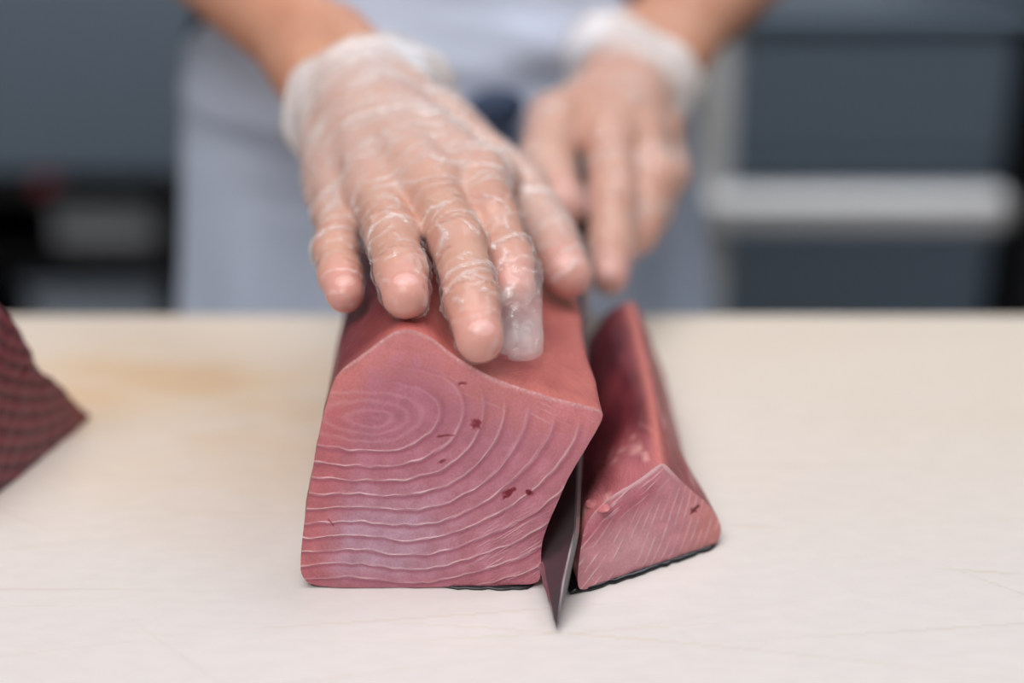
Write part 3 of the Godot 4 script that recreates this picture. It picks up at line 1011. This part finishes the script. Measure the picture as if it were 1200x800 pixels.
# ---------------------------------------------------------------- knife
func knife() -> void:
	var o := thing("knife", "long pointed kitchen knife cutting between the two tuna pieces", "knife", V(16, 0, 24))
	var roll := deg_to_rad(24.0)                             # leans more towards the tip, as the cut does
	var down := Vector3(-sin(roll), -cos(roll), 0.0)
	var flat := Vector3(-cos(roll), sin(roll), 0.0)          # the side that shows
	var spine := func(z: float) -> Vector3:
		if z <= 0.0:
			return Vector3(20.4 - z * 0.066, 22.0 - z * 0.14, z)
		var t := z / 26.0
		return Vector3(lerpf(20.4, 13.4, pow(t, 1.3)) - 1.0 * sin(PI * t) * 0.0, 22.0 - 3.4 * t - 16.4 * t * t, z)
	var blade := Shape.new()
	var bevel := Shape.new()
	var rows := 90
	for i in rows + 1:
		var u := float(i) / rows
		var z := lerpf(-206.0, 0.0, u / 0.6) if u < 0.6 else lerpf(0.0, 26.0, (u - 0.6) / 0.4)
		var s: Vector3 = spine.call(z)
		roll = deg_to_rad(lerpf(24.0, 40.0, smoothstep(-110.0, -10.0, z)))
		down = Vector3(-sin(roll), -cos(roll), 0.0)
		flat = Vector3(-cos(roll), sin(roll), 0.0)
		var w: float = lerp_table([[-206.0, 42.0], [-120.0, 39.0], [-60.0, 32.0], [-20.0, 24.5], [0.0, 19.0], [10.0, 13.8], [18.0, 7.6], [23.0, 3.4], [26.0, 0.05]], z)
		var th := lerpf(1.45, 1.1, clampf((z + 206.0) / 206.0, 0.0, 1.0)) * clampf((26.5 - z) / 9.0, 0.08, 1.0)
		var be := w * 0.86
		var eth := th * 0.3
		var a := s + flat * th
		var c := s - flat * th
		var p := s + down * be + flat * eth
		var q := s + down * be - flat * eth
		var e := s + down * w
		var k := 0.35 * th
		for r in [a + down * k, a - flat * k, c + flat * k, c + down * k, q, p]:
			blade.add(V(r.x, r.y, r.z))
		for r in [p, e, q]:
			bevel.add(V(r.x, r.y, r.z))
	var bl := Shape.new()
	var top := Shape.new()
	for j in 6:
		var first := bl.v.size()
		if j == 1:
			for i in rows + 1:
				top.add(blade.v[i * 6 + 1])
				top.add(blade.v[i * 6 + 2])
			for i in rows:
				top.quad(2 * i, 2 * i + 1, 2 * i + 3, 2 * i + 2)
			top.smooth()
			if top.n[20].y < 0.0:
				top.idx.reverse()
				top.smooth()
			continue
		for i in rows + 1:
			bl.add(blade.v[i * 6 + j])
			bl.add(blade.v[i * 6 + (j + 1) % 6])
		for i in rows:
			bl.quad(first + 2 * i, first + 2 * i + 1, first + 2 * i + 3, first + 2 * i + 2)
	bl.smooth()
	var inside := V(20, 20, -60)
	if bl.n[bl.v.size() / 5 * 4 + 20].dot(Vector3(flat.x, flat.y, 0)) < 0.0:
		bl.idx.reverse()
		bl.smooth()
	var bv := Shape.new()
	for j in 2:
		var first := bv.v.size()
		for i in rows + 1:
			bv.add(bevel.v[i * 3 + j])
			bv.add(bevel.v[i * 3 + j + 1])
		for i in rows:
			bv.quad(first + 2 * i, first + 2 * i + 2, first + 2 * i + 3, first + 2 * i + 1)
	bv.smooth()
	if bv.n[20].dot(Vector3(flat.x, flat.y, 0)) < 0.0:
		bv.idx.reverse()
		bv.smooth()
	var m := mat("knife_steel", srgb(104, 94, 100), 0.36, 0.75)
	var blade_part := part("blade", bl, m, o)
	var ground := part("cutting_edge", bv, mat("ground_steel", srgb(190, 188, 188), 0.22, 1.0), blade_part)
	var spine_part := part("spine", top, mat("spine_highlight", srgb(178, 172, 170), 0.28, 0.85), blade_part)  # lighter steel than the blade, paints the highlight along the spine
	spine_part.set_meta("label", "spine of the blade with its highlight put into the colour")
	roll = deg_to_rad(24.0)
	down = Vector3(-sin(roll), -cos(roll), 0.0)
	flat = Vector3(-cos(roll), sin(roll), 0.0)
	# handle: rounded black grip from the heel backwards
	var h := Shape.new()
	var sides := 24
	for i in 33:
		var u := i / 32.0
		var z := lerpf(-208.0, -330.0, u)
		var s: Vector3 = spine.call(z)
		var mid := s + down * (13.0 + 2.0 * sin(u * PI * 1.5))
		var ha := 11.5 + 1.8 * cos(u * TAU) + 2.0 * u
		var hb := 8.0 + 0.6 * cos(u * TAU)
		var cap := sqrt(clampf(minf(u, 1.0 - u) / 0.05, 0.0, 1.0)) * 0.35 + 0.65
		for j in sides:
			var a := TAU * j / sides
			var ca := signf(cos(a)) * pow(absf(cos(a)), 0.7)
			var sa := signf(sin(a)) * pow(absf(sin(a)), 0.7)
			var p := mid + (down * ca * ha + flat * sa * hb) * cap
			h.add(V(p.x, p.y, p.z))
	for i in 32:
		for j in sides:
			var j2 := (j + 1) % sides
			h.quad(i * sides + j, i * sides + j2, (i + 1) * sides + j2, (i + 1) * sides + j)
	for i in [0, 32]:
		var s: Vector3 = spine.call(lerpf(-208.0, -330.0, i / 32.0)) + down * 13.0
		var c := h.add(V(s.x, s.y, s.z))
		for j in sides:
			if i == 0:
				h.tri(c, i * sides + (j + 1) % sides, i * sides + j)
			else:
				h.tri(c, i * sides + j, i * sides + (j + 1) % sides)
	h.smooth()
	if h.n[16 * sides].dot(Vector3(down.x, down.y, 0)) < 0.0:
		h.idx.reverse()
		h.smooth()
	var grip := part("handle", h, mat("black_grip", srgb(16, 15, 17), 0.42), o)
	var rivet := mat("rivet_steel", srgb(180, 180, 182), 0.3, 1.0)
	for z in [-235.0, -268.0, -300.0]:
		var s: Vector3 = spine.call(z) + down * 13.0
		var p := s + flat * 9.2
		var q := s - flat * 9.2
		part("rivet", Shape.new().tube(PackedVector3Array([V(p.x, p.y, p.z), V(q.x, q.y, q.z)]), PackedFloat32Array([3.0 * 0.001, 3.0 * 0.001]), 14), rivet, grip)

# ---------------------------------------------------------------- the cook
func chain(pts: Array, radii: Array) -> Array:
	var out := []
	for i in pts.size() - 1:
		out.append([pts[i], radii[i] * 0.001, pts[i + 1], radii[i + 1] * 0.001])
	return out

func cook() -> void:
	# the hand that holds the loin down (seen on the left)
	var wr := V(-59.3, 114.9, -170)
	var pinky := [V(-61.8, 91.0, -106), V(-60.2, 87.5, -75), V(-56.9, 84.6, -58), V(-54.3, 82.0, -47)]
	var ring := [V(-47.7, 99.5, -98), V(-39.5, 98.5, -58), V(-34.8, 94.7, -34), V(-32.4, 91.6, -19)]
	var midf := [V(-28.2, 104.5, -90), V(-17.3, 99, -48), V(-12.3, 88.9, -22), V(-9.7, 81.5, -9)]
	var index := [V(-12.1, 105.5, -102), V(-6.0, 99.8, -71), V(-1.0, 91.0, -55), V(0.9, 84.5, -45)]
	var thumb := [V(-30, 108, -160), V(3.3, 90.0, -142), V(14.2, 78.5, -115), V(20.1, 72.4, -93)]
	var palm_l := []
	palm_l += [[wr, 0.019, pinky[0], 0.0095], [wr + V(0, 0, 0) - V(0, 0, 0), 0.02, ring[0], 0.0105], [wr, 0.02, midf[0], 0.011], [wr, 0.02, index[0], 0.0105]]
	palm_l += [[V(-70, 109, -172), 0.0155, V(-63.5, 93, -125), 0.0135], [V(-44, 112, -172), 0.0165, thumb[0], 0.016], [thumb[0], 0.015, thumb[1], 0.0105], [V(-28, 100, -130), 0.014, V(-8, 98, -128), 0.011]]
	palm_l += [[pinky[0], 0.009, ring[0], 0.010], [ring[0], 0.010, midf[0], 0.0105], [midf[0], 0.0105, index[0], 0.010]]
	palm_l += [[V(-67, 111, -176), 0.018, V(-48, 114, -176), 0.0185]]
	var fingers_l := chain(pinky, [8.4, 7.4, 6.9, 6.3]) + chain(ring, [9.2, 8.3, 7.9, 7.2]) + chain(midf, [9.6, 8.5, 8.1, 7.3]) + chain(index, [9.6, 8.0, 7.6, 6.8]) + chain([thumb[1], thumb[2], thumb[3]], [10.4, 9.6, 8.4])
	var arm_l := [[V(-68, 112, -176), 0.0175, V(-90, 126, -225), 0.0185], [V(-49, 116, -174), 0.0175, V(-77, 130, -225), 0.0185], [V(-84, 128, -225), 0.0205, V(-150, 160, -325), 0.027], [V(-150, 160, -325), 0.027, V(-193, 178, -400), 0.037]]
	# the hand with the knife
	var wk := V(58.9, 99.4, -300)
	var kthumb := [V(42, 92, -285), V(20, 89.5, -258), V(15.0, 77, -228), V(21.5, 64, -206)]
	var kindex := [V(43.4, 84.5, -245), V(44.0, 66.5, -214), V(42.6, 50.5, -196), V(41.4, 40.0, -184)]
	var kmid := [V(58, 81.5, -256), V(64.5, 69, -236), V(56.5, 48.7, -222), V(46.6, 41.7, -214)]
	var kring := [V(68.4, 79, -276), V(74.5, 63, -264), V(66.2, 46, -254), V(53, 40.2, -250)]
	var kpinky := [V(73, 82, -290), V(77.5, 62, -288), V(69.9, 44.5, -282), V(57, 39.8, -277)]
	var palm_r := [[wk, 0.019, kindex[0], 0.0115], [wk, 0.019, kmid[0], 0.0115], [wk, 0.018, kring[0], 0.0105], [wk, 0.017, kpinky[0], 0.0095], [kindex[0], 0.0115, kmid[0], 0.0115], [kmid[0], 0.011, kring[0], 0.0105], [kring[0], 0.0105, kpinky[0], 0.0095], [wk, 0.0175, kthumb[0], 0.0155], [kthumb[0], 0.0155, kthumb[1], 0.0118], [kthumb[0], 0.014, kindex[0], 0.0105]]
	var fingers_r := chain(kindex, [11.2, 10.0, 9.2, 8.0]) + chain(kmid, [11.0, 10.0, 9.2, 8.0]) + chain(kring, [9.8, 8.6, 7.8, 7.0]) + chain(kpinky, [8.8, 7.4, 6.8, 6.2]) + chain([kthumb[1], kthumb[2], kthumb[3]], [13.0, 12.0, 10.2])
	var arm_r := [[V(50, 100, -303), 0.0175, V(68, 112, -338), 0.0205], [V(67, 98, -303), 0.0175, V(85, 111, -338), 0.0205], [V(77, 112, -338), 0.023, V(132, 148, -420), 0.031], [V(132, 148, -420), 0.031, V(185, 180, -505), 0.037]]
	# trunk, head and legs
	var sl := V(-215, 400, -505)
	var sr := V(135, 405, -520)
	var el := V(-193, 178, -400)
	var er := V(185, 180, -505)
	var hl := V(-108, -70, -485)
	var hr := V(8, -70, -485)
	var nose := Vector3(0, -0.42, 0.9).normalized()
	var trunk := [
		[V(-108, -35, -483), 0.08, V(8, -35, -483), 0.08], [V(-105, 70, -478), 0.082, V(5, 70, -478), 0.082], [V(-110, 200, -490), 0.088, V(15, 205, -492), 0.088], [V(-120, 320, -505), 0.085, V(25, 325, -508), 0.085],
		[V(-50, 0, -478), 0.1, V(-45, 300, -500), 0.1], [V(-140, 385, -510), 0.06, V(60, 390, -515), 0.06],
		[V(-42, 400, -512), 0.058, V(-40, 480, -490), 0.052],
		[sl, 0.055, el, 0.042], [V(-120, 390, -508), 0.06, sl, 0.056], [sr, 0.055, er, 0.042], [V(50, 392, -512), 0.06, sr, 0.056], [el, 0.04, V(-150, 160, -325), 0.027], [er, 0.04, V(132, 148, -420), 0.031],
		[hl, 0.074, V(-120, -480, -468), 0.055], [V(-120, -480, -468), 0.058, V(-115, -830, -490), 0.04], [hr, 0.074, V(25, -480, -468), 0.055], [V(25, -480, -468), 0.058, V(20, -830, -490), 0.04],
		[V(-115, -850, -490), 0.042, V(-125, -885, -385), 0.03], [V(20, -850, -490), 0.042, V(28, -885, -385), 0.03]]
	var hc := V(-38, 575, -465)
	var head := [[hc + Vector3(0, 0.01, -0.012), 0.082, hc + Vector3(0, 0.03, 0.0), 0.08], [hc, 0.07, hc + Vector3(0, -0.085, 0.045), 0.045], [hc + Vector3(0, -0.09, 0.05), 0.028, hc + Vector3(0, -0.1, 0.056), 0.024], [hc + Vector3(0, 0.0, 0.068), 0.012, hc + Vector3(0, -0.045, 0.092), 0.011],
		[hc + Vector3(-0.012, -0.047, 0.08), 0.009, hc + Vector3(0.012, -0.047, 0.08), 0.009], [hc + Vector3(-0.034, 0.012, 0.064), 0.011, hc + Vector3(0.034, 0.012, 0.064), 0.011], [hc + Vector3(-0.02, -0.072, 0.073), 0.0085, hc + Vector3(0.02, -0.072, 0.073), 0.0085],
		[hc + Vector3(-0.082, 0.0, -0.005), 0.013, hc + Vector3(-0.084, -0.035, 0.002), 0.009], [hc + Vector3(0.082, 0.0, -0.005), 0.013, hc + Vector3(0.084, -0.035, 0.002), 0.009], [V(-40, 470, -492), 0.052, hc + Vector3(0, -0.03, -0.02), 0.055]]
	var all_l := palm_l + fingers_l + arm_l
	var all_r := palm_r + fingers_r + arm_r

	var body := soft_all(trunk, 0.012, 0.03)
	body.join(soft_all(head, 0.005, 0.012))
	var tips := [pinky[3], ring[3], midf[3], index[3], thumb[3], kindex[3], kmid[3], kthumb[3]]
	var knuckles := [pinky[1], ring[1], midf[1], index[1], pinky[0], ring[0], midf[0], index[0], thumb[2], ring[2], midf[2], kindex[1], kmid[1], kindex[0], kmid[0]]
	var hand_l := soft(all_l, V(-105, 60, -222), V(42, 145, 12), 0.0013, 0.0035)
	var crease := noise(1.0, 61, 3)
	var lines := [[ring[1], ring[0]], [midf[1], midf[0]], [index[1], index[0]], [pinky[1], pinky[0]], [ring[2], ring[1]], [midf[2], midf[1]], [thumb[2], thumb[1]]]
	displace(hand_l, func(p: Vector3, _n: Vector3) -> float:
		var d := crease.get_noise_3d(p.x * 260.0, p.y * 260.0, p.z * 420.0) * 0.00012
		for l in lines:                                  # knuckle creases run across the finger
			var off: Vector3 = p - l[0]
			if off.length_squared() < 0.0003:
				var s := off.dot((l[0] - l[1]).normalized()) * 1000.0
				d -= 0.0005 * pow(maxf(0.0, cos(s * 1.7)), 4.0) * exp(-s * s / 9.0)
		return d)
	body.join(hand_l)
	body.join(soft(all_l, V(-245, 70, -440), V(-30, 235, -200), 0.003, 0.0035))
	var hand_r := soft(all_r, V(-2, 25, -335), V(105, 135, -165), 0.0018, 0.004)
	body.join(hand_r)
	body.join(soft(all_r, V(20, 50, -550), V(240, 235, -316), 0.003, 0.004))
	body.smooth()
	var blotch := noise(1.0, 77, 3)
	paint(body, func(p: Vector3, _n: Vector3) -> Color:
		var c := lin(204, 151, 125)
		if p.y < TOP + 0.02 or p.y > TOP + 0.3:
			return c
		c = c.lerp(lin(194, 134, 110), clampf(0.35 + blotch.get_noise_3d(p.x * 40.0, p.y * 40.0, p.z * 40.0) * 0.9, 0.0, 1.0))
		var pink := 0.0
		for t in tips:
			pink = maxf(pink, exp(-p.distance_squared_to(t) / 0.00014))
		for k in knuckles:
			pink = maxf(pink, exp(-p.distance_squared_to(k) / 0.00012) * 0.3)
		c = c.lerp(lin(228, 152, 144), pink * 0.9)
		for l in lines:
			var off: Vector3 = p - l[0]
			if off.length_squared() < 0.0003:
				var sx := off.dot((l[0] - l[1]).normalized()) * 1000.0
				c = c.lerp(lin(150, 92, 76), 0.55 * pow(maxf(0.0, cos(sx * 1.7 + blotch.get_noise_3d(p.x * 300.0, p.y * 300.0, p.z * 300.0) * 2.0)), 5.0) * exp(-sx * sx / 12.0))
		c = c.lerp(lin(178, 116, 94), clampf(blotch.get_noise_3d(p.x * 160.0, p.y * 160.0, p.z * 160.0), 0.0, 1.0) * 0.5 * (1.0 - pink))
		return c)
	# nails
	for q in [[pinky, 4.6, 5.6], [ring, 5.6, 6.4], [midf, 5.7, 6.4], [thumb, 6.2, 7.2], [kthumb, 7.0, 8.5], [kindex, 5.4, 7.0]]:
		var j: Array = q[0]
		var fwd: Vector3 = (j[3] - j[2]).normalized()
		var right := fwd.cross(Vector3.UP).normalized()
		var up := right.cross(fwd).normalized()
		if q[0] == thumb:
			up = (up + right * 0.5).normalized()
			right = fwd.cross(up).normalized()
		var r: float = {pinky: 6.3, ring: 7.2, midf: 7.3, thumb: 8.4, kthumb: 9.4, kindex: 8.0}[q[0]] * 0.001
		var plate := r * 0.76
		var nail := ellipsoid(j[3] + up * (r - plate + 0.0003) + fwd * 0.0002, right * (r * 0.78), up * plate, fwd * q[2] * 0.00085, 12, 20)
		nail.smooth()
		paint(nail, func(_p, _n): return lin(236, 176, 166))
		body.join(nail)
	var skin := mat("skin", Color.WHITE, 0.48)
	skin.vertex_color_use_as_albedo = true
	skin.subsurf_scatter_enabled = true
	skin.subsurf_scatter_strength = 0.06
	body.smooth()
	var o := Node3D.new()
	o.free()
	var person := part("person", body, skin, self)
	tag(person, "cook in a pale blue apron and clear gloves slicing tuna at the board", "person")

	# ---- gloves
	# the film: clear where it lies smooth, milky where it is creased, doubled or loose (the share is kept per point)
	var creases := noise(1.0, 91, 2, true)
	var film := film_tex()
	var glove := mat("clear_glove", Color(0.97, 0.95, 0.95, 1.0), 0.12)
	glove.transparency = BaseMaterial3D.TRANSPARENCY_ALPHA
	glove.metallic_specular = 0.7
	glove.vertex_color_use_as_albedo = true
	glove.albedo_texture = film
	glove.uv1_triplanar = true
	glove.uv1_scale = Vector3(24, 24, 24)
	var wr2 := noise(1.0, 17, 2, true)
	var cuff_l := [[V(-74, 106, -184), 0.0185, V(-79, 107, -204), 0.0185], [V(-43, 116, -180), 0.019, V(-41, 117, -199), 0.0175], [V(-60, 118, -180), 0.021, V(-61, 122, -203), 0.023]]
	var pouch := [[V(-3, 90, -50), 0.0052, V(-2.4, 72, -29), 0.0040], [V(4, 89, -50), 0.0052, V(5.6, 71, -29), 0.0040], [V(0.5, 90, -50), 0.006, V(1.7, 72, -27), 0.0042]]
	var axis_l := (V(-150, 160, -325) - wr).normalized()
	var edge_l := V(-62, 121, -194)
	var gl := soft(palm_l + fingers_l + arm_l.slice(0, 2) + cuff_l + pouch, V(-108, 58, -225), V(44, 156, 12), 0.00105, 0.0033, 0.0004, func(p: Vector3) -> bool:
		return (p - edge_l).dot(axis_l) < 0.004 * sin(p.x * 130.0) + 0.002 * sin(p.y * 260.0))
	var rolls := [[ring[1].lerp(ring[2], 0.2), ring[2] - ring[1], 6.0], [midf[1].lerp(midf[2], 0.75), midf[2] - midf[1], 6.0], [index[1].lerp(index[2], 0.9), index[2] - index[1], 5.0], [pinky[1], pinky[2] - pinky[1], 5.0], [midf[1].lerp(midf[2], 0.9), midf[2] - midf[1] + V(6, 0, 0) - V(0, 0, 0), 6.0]]
	var ends := [pinky[3], ring[3], midf[3], thumb[3]]
	var crease_at := func(p: Vector3) -> float:
		var back := smoothstep(-0.055, -0.095, p.z)
		var w := p + Vector3(wr2.get_noise_3d(p.x * 20.0, p.y * 20.0, p.z * 20.0), 0.0, wr2.get_noise_3d(p.x * 20.0 + 9.0, p.y * 20.0, p.z * 20.0)) * 0.006
		var a := creases.get_noise_3d(w.x * 9.0, w.y * 24.0, w.z * 92.0 + w.x * 30.0)
		var b := creases.get_noise_3d(w.x * 70.0 + 40.0, w.y * 60.0, w.z * 85.0)
		return pow(smoothstep(0.25, 0.95, a), 2.0) * lerpf(0.35, 1.0, back) + pow(smoothstep(0.35, 1.0, b), 2.0) * lerpf(0.9, 0.5, back)
	displace(gl, func(p: Vector3, _n: Vector3) -> float:
		var d: float = 0.0001 + crease_at.call(p) * 0.0009 * (1.0 - 0.55 * smoothstep(-0.046, -0.040, p.z) * smoothstep(-0.006, 0.001, p.x))
		for r in rolls:
			var off: Vector3 = p - r[0]
			if off.length_squared() < 0.0003:
				var s := off.dot((r[1] as Vector3).normalized()) + off.x * 0.25
				d += 0.0007 * exp(-s * s / 0.0000010)
		return d)
	paint(gl, func(p: Vector3, _n: Vector3) -> Color:
		var k: float = crease_at.call(p)
		var away := -(p - edge_l).dot(axis_l)
		k *= 1.0 - 0.6 * smoothstep(-0.046, -0.040, p.z) * smoothstep(-0.006, 0.001, p.x)
		var milk := 0.13 + 0.34 * k + 0.38 * smoothstep(0.036, 0.008, away) + 0.16 * smoothstep(-0.06, -0.12, p.z)
		for r in rolls:
			var off: Vector3 = p - r[0]
			if off.length_squared() < 0.0003:
				var s := off.dot((r[1] as Vector3).normalized()) + off.x * 0.25
				milk += 0.25 * exp(-s * s / 0.0000010)
		for e in ends:
			milk *= 1.0 - 0.6 * exp(-p.distance_squared_to(e) / 0.00012)
		milk += 0.08 * smoothstep(-0.046, -0.040, p.z) * smoothstep(-0.006, 0.001, p.x)
		return Color(1, 1, 1, clampf(milk * 1.2, 0.0, 1.0)))
	var glove_l := part("glove", gl, glove, person)
	glove_l.set_meta("label", "clear wrinkled plastic glove with an empty fingertip")
	var cuff_r := [[V(48, 99, -305), 0.021, V(50, 106, -328), 0.0235], [V(68, 96, -305), 0.021, V(77, 102, -328), 0.0235]]
	var axis_r := (V(132, 148, -420) - wk).normalized()
	var edge_r := V(66, 105, -320)
	var gr := soft(palm_r + fingers_r + arm_r.slice(0, 2) + cuff_r, V(-10, 20, -370), V(125, 155, -165), 0.0019, 0.004, 0.0005, func(p: Vector3) -> bool:
		return (p - edge_r).dot(axis_r) < 0.003 * sin(p.x * 140.0))
	displace(gr, func(p: Vector3, _n: Vector3) -> float: return 0.0002 + crease_at.call(p) * 0.0008)
	paint(gr, func(p: Vector3, _n: Vector3) -> Color:
		var away := -(p - edge_r).dot(axis_r)
		return Color(1, 1, 1, clampf(1.2 * (0.14 + 0.35 * crease_at.call(p) + 0.55 * smoothstep(0.036, 0.016, away)), 0.0, 1.0)))
	var glove_r := part("glove", gr, glove, person)
	glove_r.set_meta("label", "clear plastic glove on the hand that grips the knife")
	# thick rolled rims of the cuffs
	var rim := mat("milky_rim", Color(0.95, 0.92, 0.91, 0.6), 0.3)
	rim.transparency = BaseMaterial3D.TRANSPARENCY_ALPHA
	for g in [[gl, edge_l, axis_l, glove_l], [gr, edge_r, axis_r, glove_r]]:
		part("cuff_rim", rim_of(g[0], g[1], g[2]), rim, g[3])

	clothes(person, trunk, hc)

func rim_of(s: Shape, at: Vector3, axis: Vector3) -> Shape:
	# the free edge of a glove shape, in order round the wrist, as a thin tube
	var uses := {}
	for i in range(0, s.idx.size(), 3):
		for k in 3:
			var a := s.idx[i + k]
			var b := s.idx[i + (k + 1) % 3]
			var key := Vector2i(mini(a, b), maxi(a, b))
			uses[key] = uses.get(key, 0) + 1
	var u := axis.cross(Vector3.UP).normalized()
	var w := axis.cross(u)
	var bins := 72
	var sum := PackedVector3Array()
	var count := PackedInt32Array()
	sum.resize(bins)
	count.resize(bins)
	for key in uses:
		if uses[key] != 1:
			continue
		var p := s.v[key.x]
		if absf((p - at).dot(axis)) > 0.02:
			continue
		var k := int(fposmod(atan2((p - at).dot(w), (p - at).dot(u)), TAU) / TAU * bins) % bins
		sum[k] += p
		count[k] += 1
	var path := PackedVector3Array()
	var radii := PackedFloat32Array()
	for k in bins:
		if count[k]:
			path.append(sum[k] / count[k])
			radii.append(0.0009)
	return Shape.new().tube(path, radii, 10, true)

func film_tex() -> ImageTexture:
	# thin film: fine crossing creases in its alpha
	var n := noise(1.0, 53, 2, true)
	var w := 384
	var a := PackedByteArray()
	a.resize(w * w * 4)
	for y in w:
		for x in w:
			var u := TAU * x / w
			var v := TAU * y / w
			var r := n.get_noise_3d(cos(u) * 1.5 + 2.0 * cos(v), sin(u) * 1.5 + 1.0, sin(v) * 2.4)
			var i := (y * w + x) * 4
			a[i] = 255
			a[i + 1] = 255
			a[i + 2] = 255
			a[i + 3] = int(255.0 * clampf(0.78 + 0.22 * smoothstep(0.45, 0.95, r), 0.0, 1.0))
	return ImageTexture.create_from_image(Image.create_from_data(w, w, false, Image.FORMAT_RGBA8, a))

func clothes(person: Node3D, trunk: Array, hc: Vector3) -> void:
	var navy := mat("navy_shirt", srgb(34, 42, 58), 0.85)
	var shirt := soft_all(trunk.slice(1, 6) + [trunk[0]] + [trunk[8], trunk[10], [trunk[7][0], 0.056, V(-205, 270, -440), 0.05], [trunk[9][0], 0.056, V(165, 275, -512), 0.05]], 0.011, 0.03, 0.009)
	var cr := noise(1.0, 5, 3)
	displace(shirt, func(p: Vector3, _n: Vector3) -> float: return cr.get_noise_3d(p.x * 14.0, p.y * 9.0, p.z * 14.0) * 0.006)
	part("shirt", shirt, navy, person)
	var trousers := soft_all(trunk.slice(13, 17) + [trunk[0]], 0.012, 0.03, 0.012)
	part("trousers", trousers, mat("dark_trousers", srgb(40, 44, 52), 0.85), person)
	var shoe := mat("black_shoe", srgb(20, 20, 22), 0.4)
	for k in [17, 18]:
		var list := [[trunk[k][0], 0.046, trunk[k][2], 0.034]]
		part("shoe", soft_all(list, 0.008, 0.01, 0.004, func(p: Vector3) -> bool: return p.y < 0.11), shoe, person)
	var hair := soft_all([[hc + Vector3(0, 0.018, -0.022), 0.09, hc + Vector3(0, 0.045, -0.012), 0.083], [hc + Vector3(0, -0.03, -0.04), 0.062, hc + Vector3(0, 0.0, -0.03), 0.08]], 0.007, 0.02)
	part("hair", hair, mat("dark_hair", srgb(28, 22, 20), 0.6), person)
	var eye := mat("eye_white", srgb(235, 232, 228), 0.2)
	for sx in [-1.0, 1.0]:
		part("eye", ellipsoid(hc + Vector3(sx * 0.031, -0.004, 0.066), Vector3(0.012, 0, 0), Vector3(0, 0.007, 0), Vector3(0, 0, 0.009)), eye, person)
	# apron: a sheet wrapped round the front of the trunk, gathered at the waist
	var ap := Shape.new()
	var cols := 150
	var rows := 130
	var fold := noise(1.0, 33, 3)
	for i in rows + 1:
		var v := float(i) / rows
		var y := lerpf(0.37, -0.5, v)
		for j in cols + 1:
			var u := float(j) / cols * 2.0 - 1.0
			var span := lerpf(0.62, 1.75, smoothstep(0.14, 0.055, y))
			var a := u * span
			var rx: float = lerp_table([[-0.5, 0.196], [-0.1, 0.176], [0.03, 0.165], [0.09, 0.158], [0.2, 0.158], [0.37, 0.15]], y)
			var rz: float = lerp_table([[-0.5, 0.135], [-0.1, 0.122], [0.03, 0.116], [0.09, 0.112], [0.25, 0.118], [0.37, 0.115]], y)
			var k := 0.0
			k += fold.get_noise_2d(u * 2.6 + 3.0, y * 1.2) * 0.014 * smoothstep(0.07, -0.1, y)                       # hanging folds
			k += fold.get_noise_2d(u * 1.1, y * 30.0) * 0.012 * exp(-pow((y - 0.075) / 0.05, 2.0)) * pow(absf(cos(a)), 1.5)                     # creases across the waist
			k += (0.010 * exp(-pow((y - 0.062 + u * 0.006) / 0.012, 2.0)) + 0.008 * exp(-pow((y - 0.098 - u * 0.01) / 0.014, 2.0))) * pow(absf(cos(a)), 1.5)
			k -= 0.02 * exp(-pow((a - 0.28) / 0.1, 2.0)) * smoothstep(0.06, 0.02, y) * smoothstep(-0.09, -0.02, y)
			var z := -0.478 - 0.025 * smoothstep(0.1, 0.35, y) + signf(cos(a)) * pow(absf(cos(a)), 0.7) * (rz + k)
			ap.add(Vector3(-0.043 + signf(sin(a)) * pow(absf(sin(a)), 0.85) * (rx - 0.008 + k), TOP + y, z), Vector2(u, v))
	for i in rows:
		for j in cols:
			var a := i * (cols + 1) + j
			ap.quad(a, a + 1, a + cols + 2, a + cols + 1)
	ap.smooth()
	var m := mat("pale_blue_cotton", srgb(206, 218, 240), 0.85)
	m.rim_enabled = true
	m.rim = 0.2
	var apron := part("apron", ap, m, person)
	# shade of an apron fold, added as a dark lump with two hanging strips
	var shade_mat := mat("shade_navy", srgb(50, 64, 90), 0.85)
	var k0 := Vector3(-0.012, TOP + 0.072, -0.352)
	var fold_shade := ellipsoid(k0, Vector3(0.02, 0.004, 0), Vector3(0, 0.012, 0), Vector3(0, 0, 0.009))
	fold_shade.join(Shape.new().tube(PackedVector3Array([k0, k0 + Vector3(0.012, -0.02, 0.004), k0 + Vector3(0.016, -0.06, 0.002), k0 + Vector3(0.013, -0.11, 0.0)]), PackedFloat32Array([0.006, 0.007, 0.007, 0.006]), 10))
	fold_shade.join(Shape.new().tube(PackedVector3Array([k0, k0 + Vector3(-0.012, -0.02, 0.004), k0 + Vector3(-0.012, -0.05, 0.002), k0 + Vector3(-0.016, -0.09, 0.0)]), PackedFloat32Array([0.006, 0.007, 0.007, 0.006]), 10))
	part("apron_fold_shade", fold_shade, shade_mat, apron)
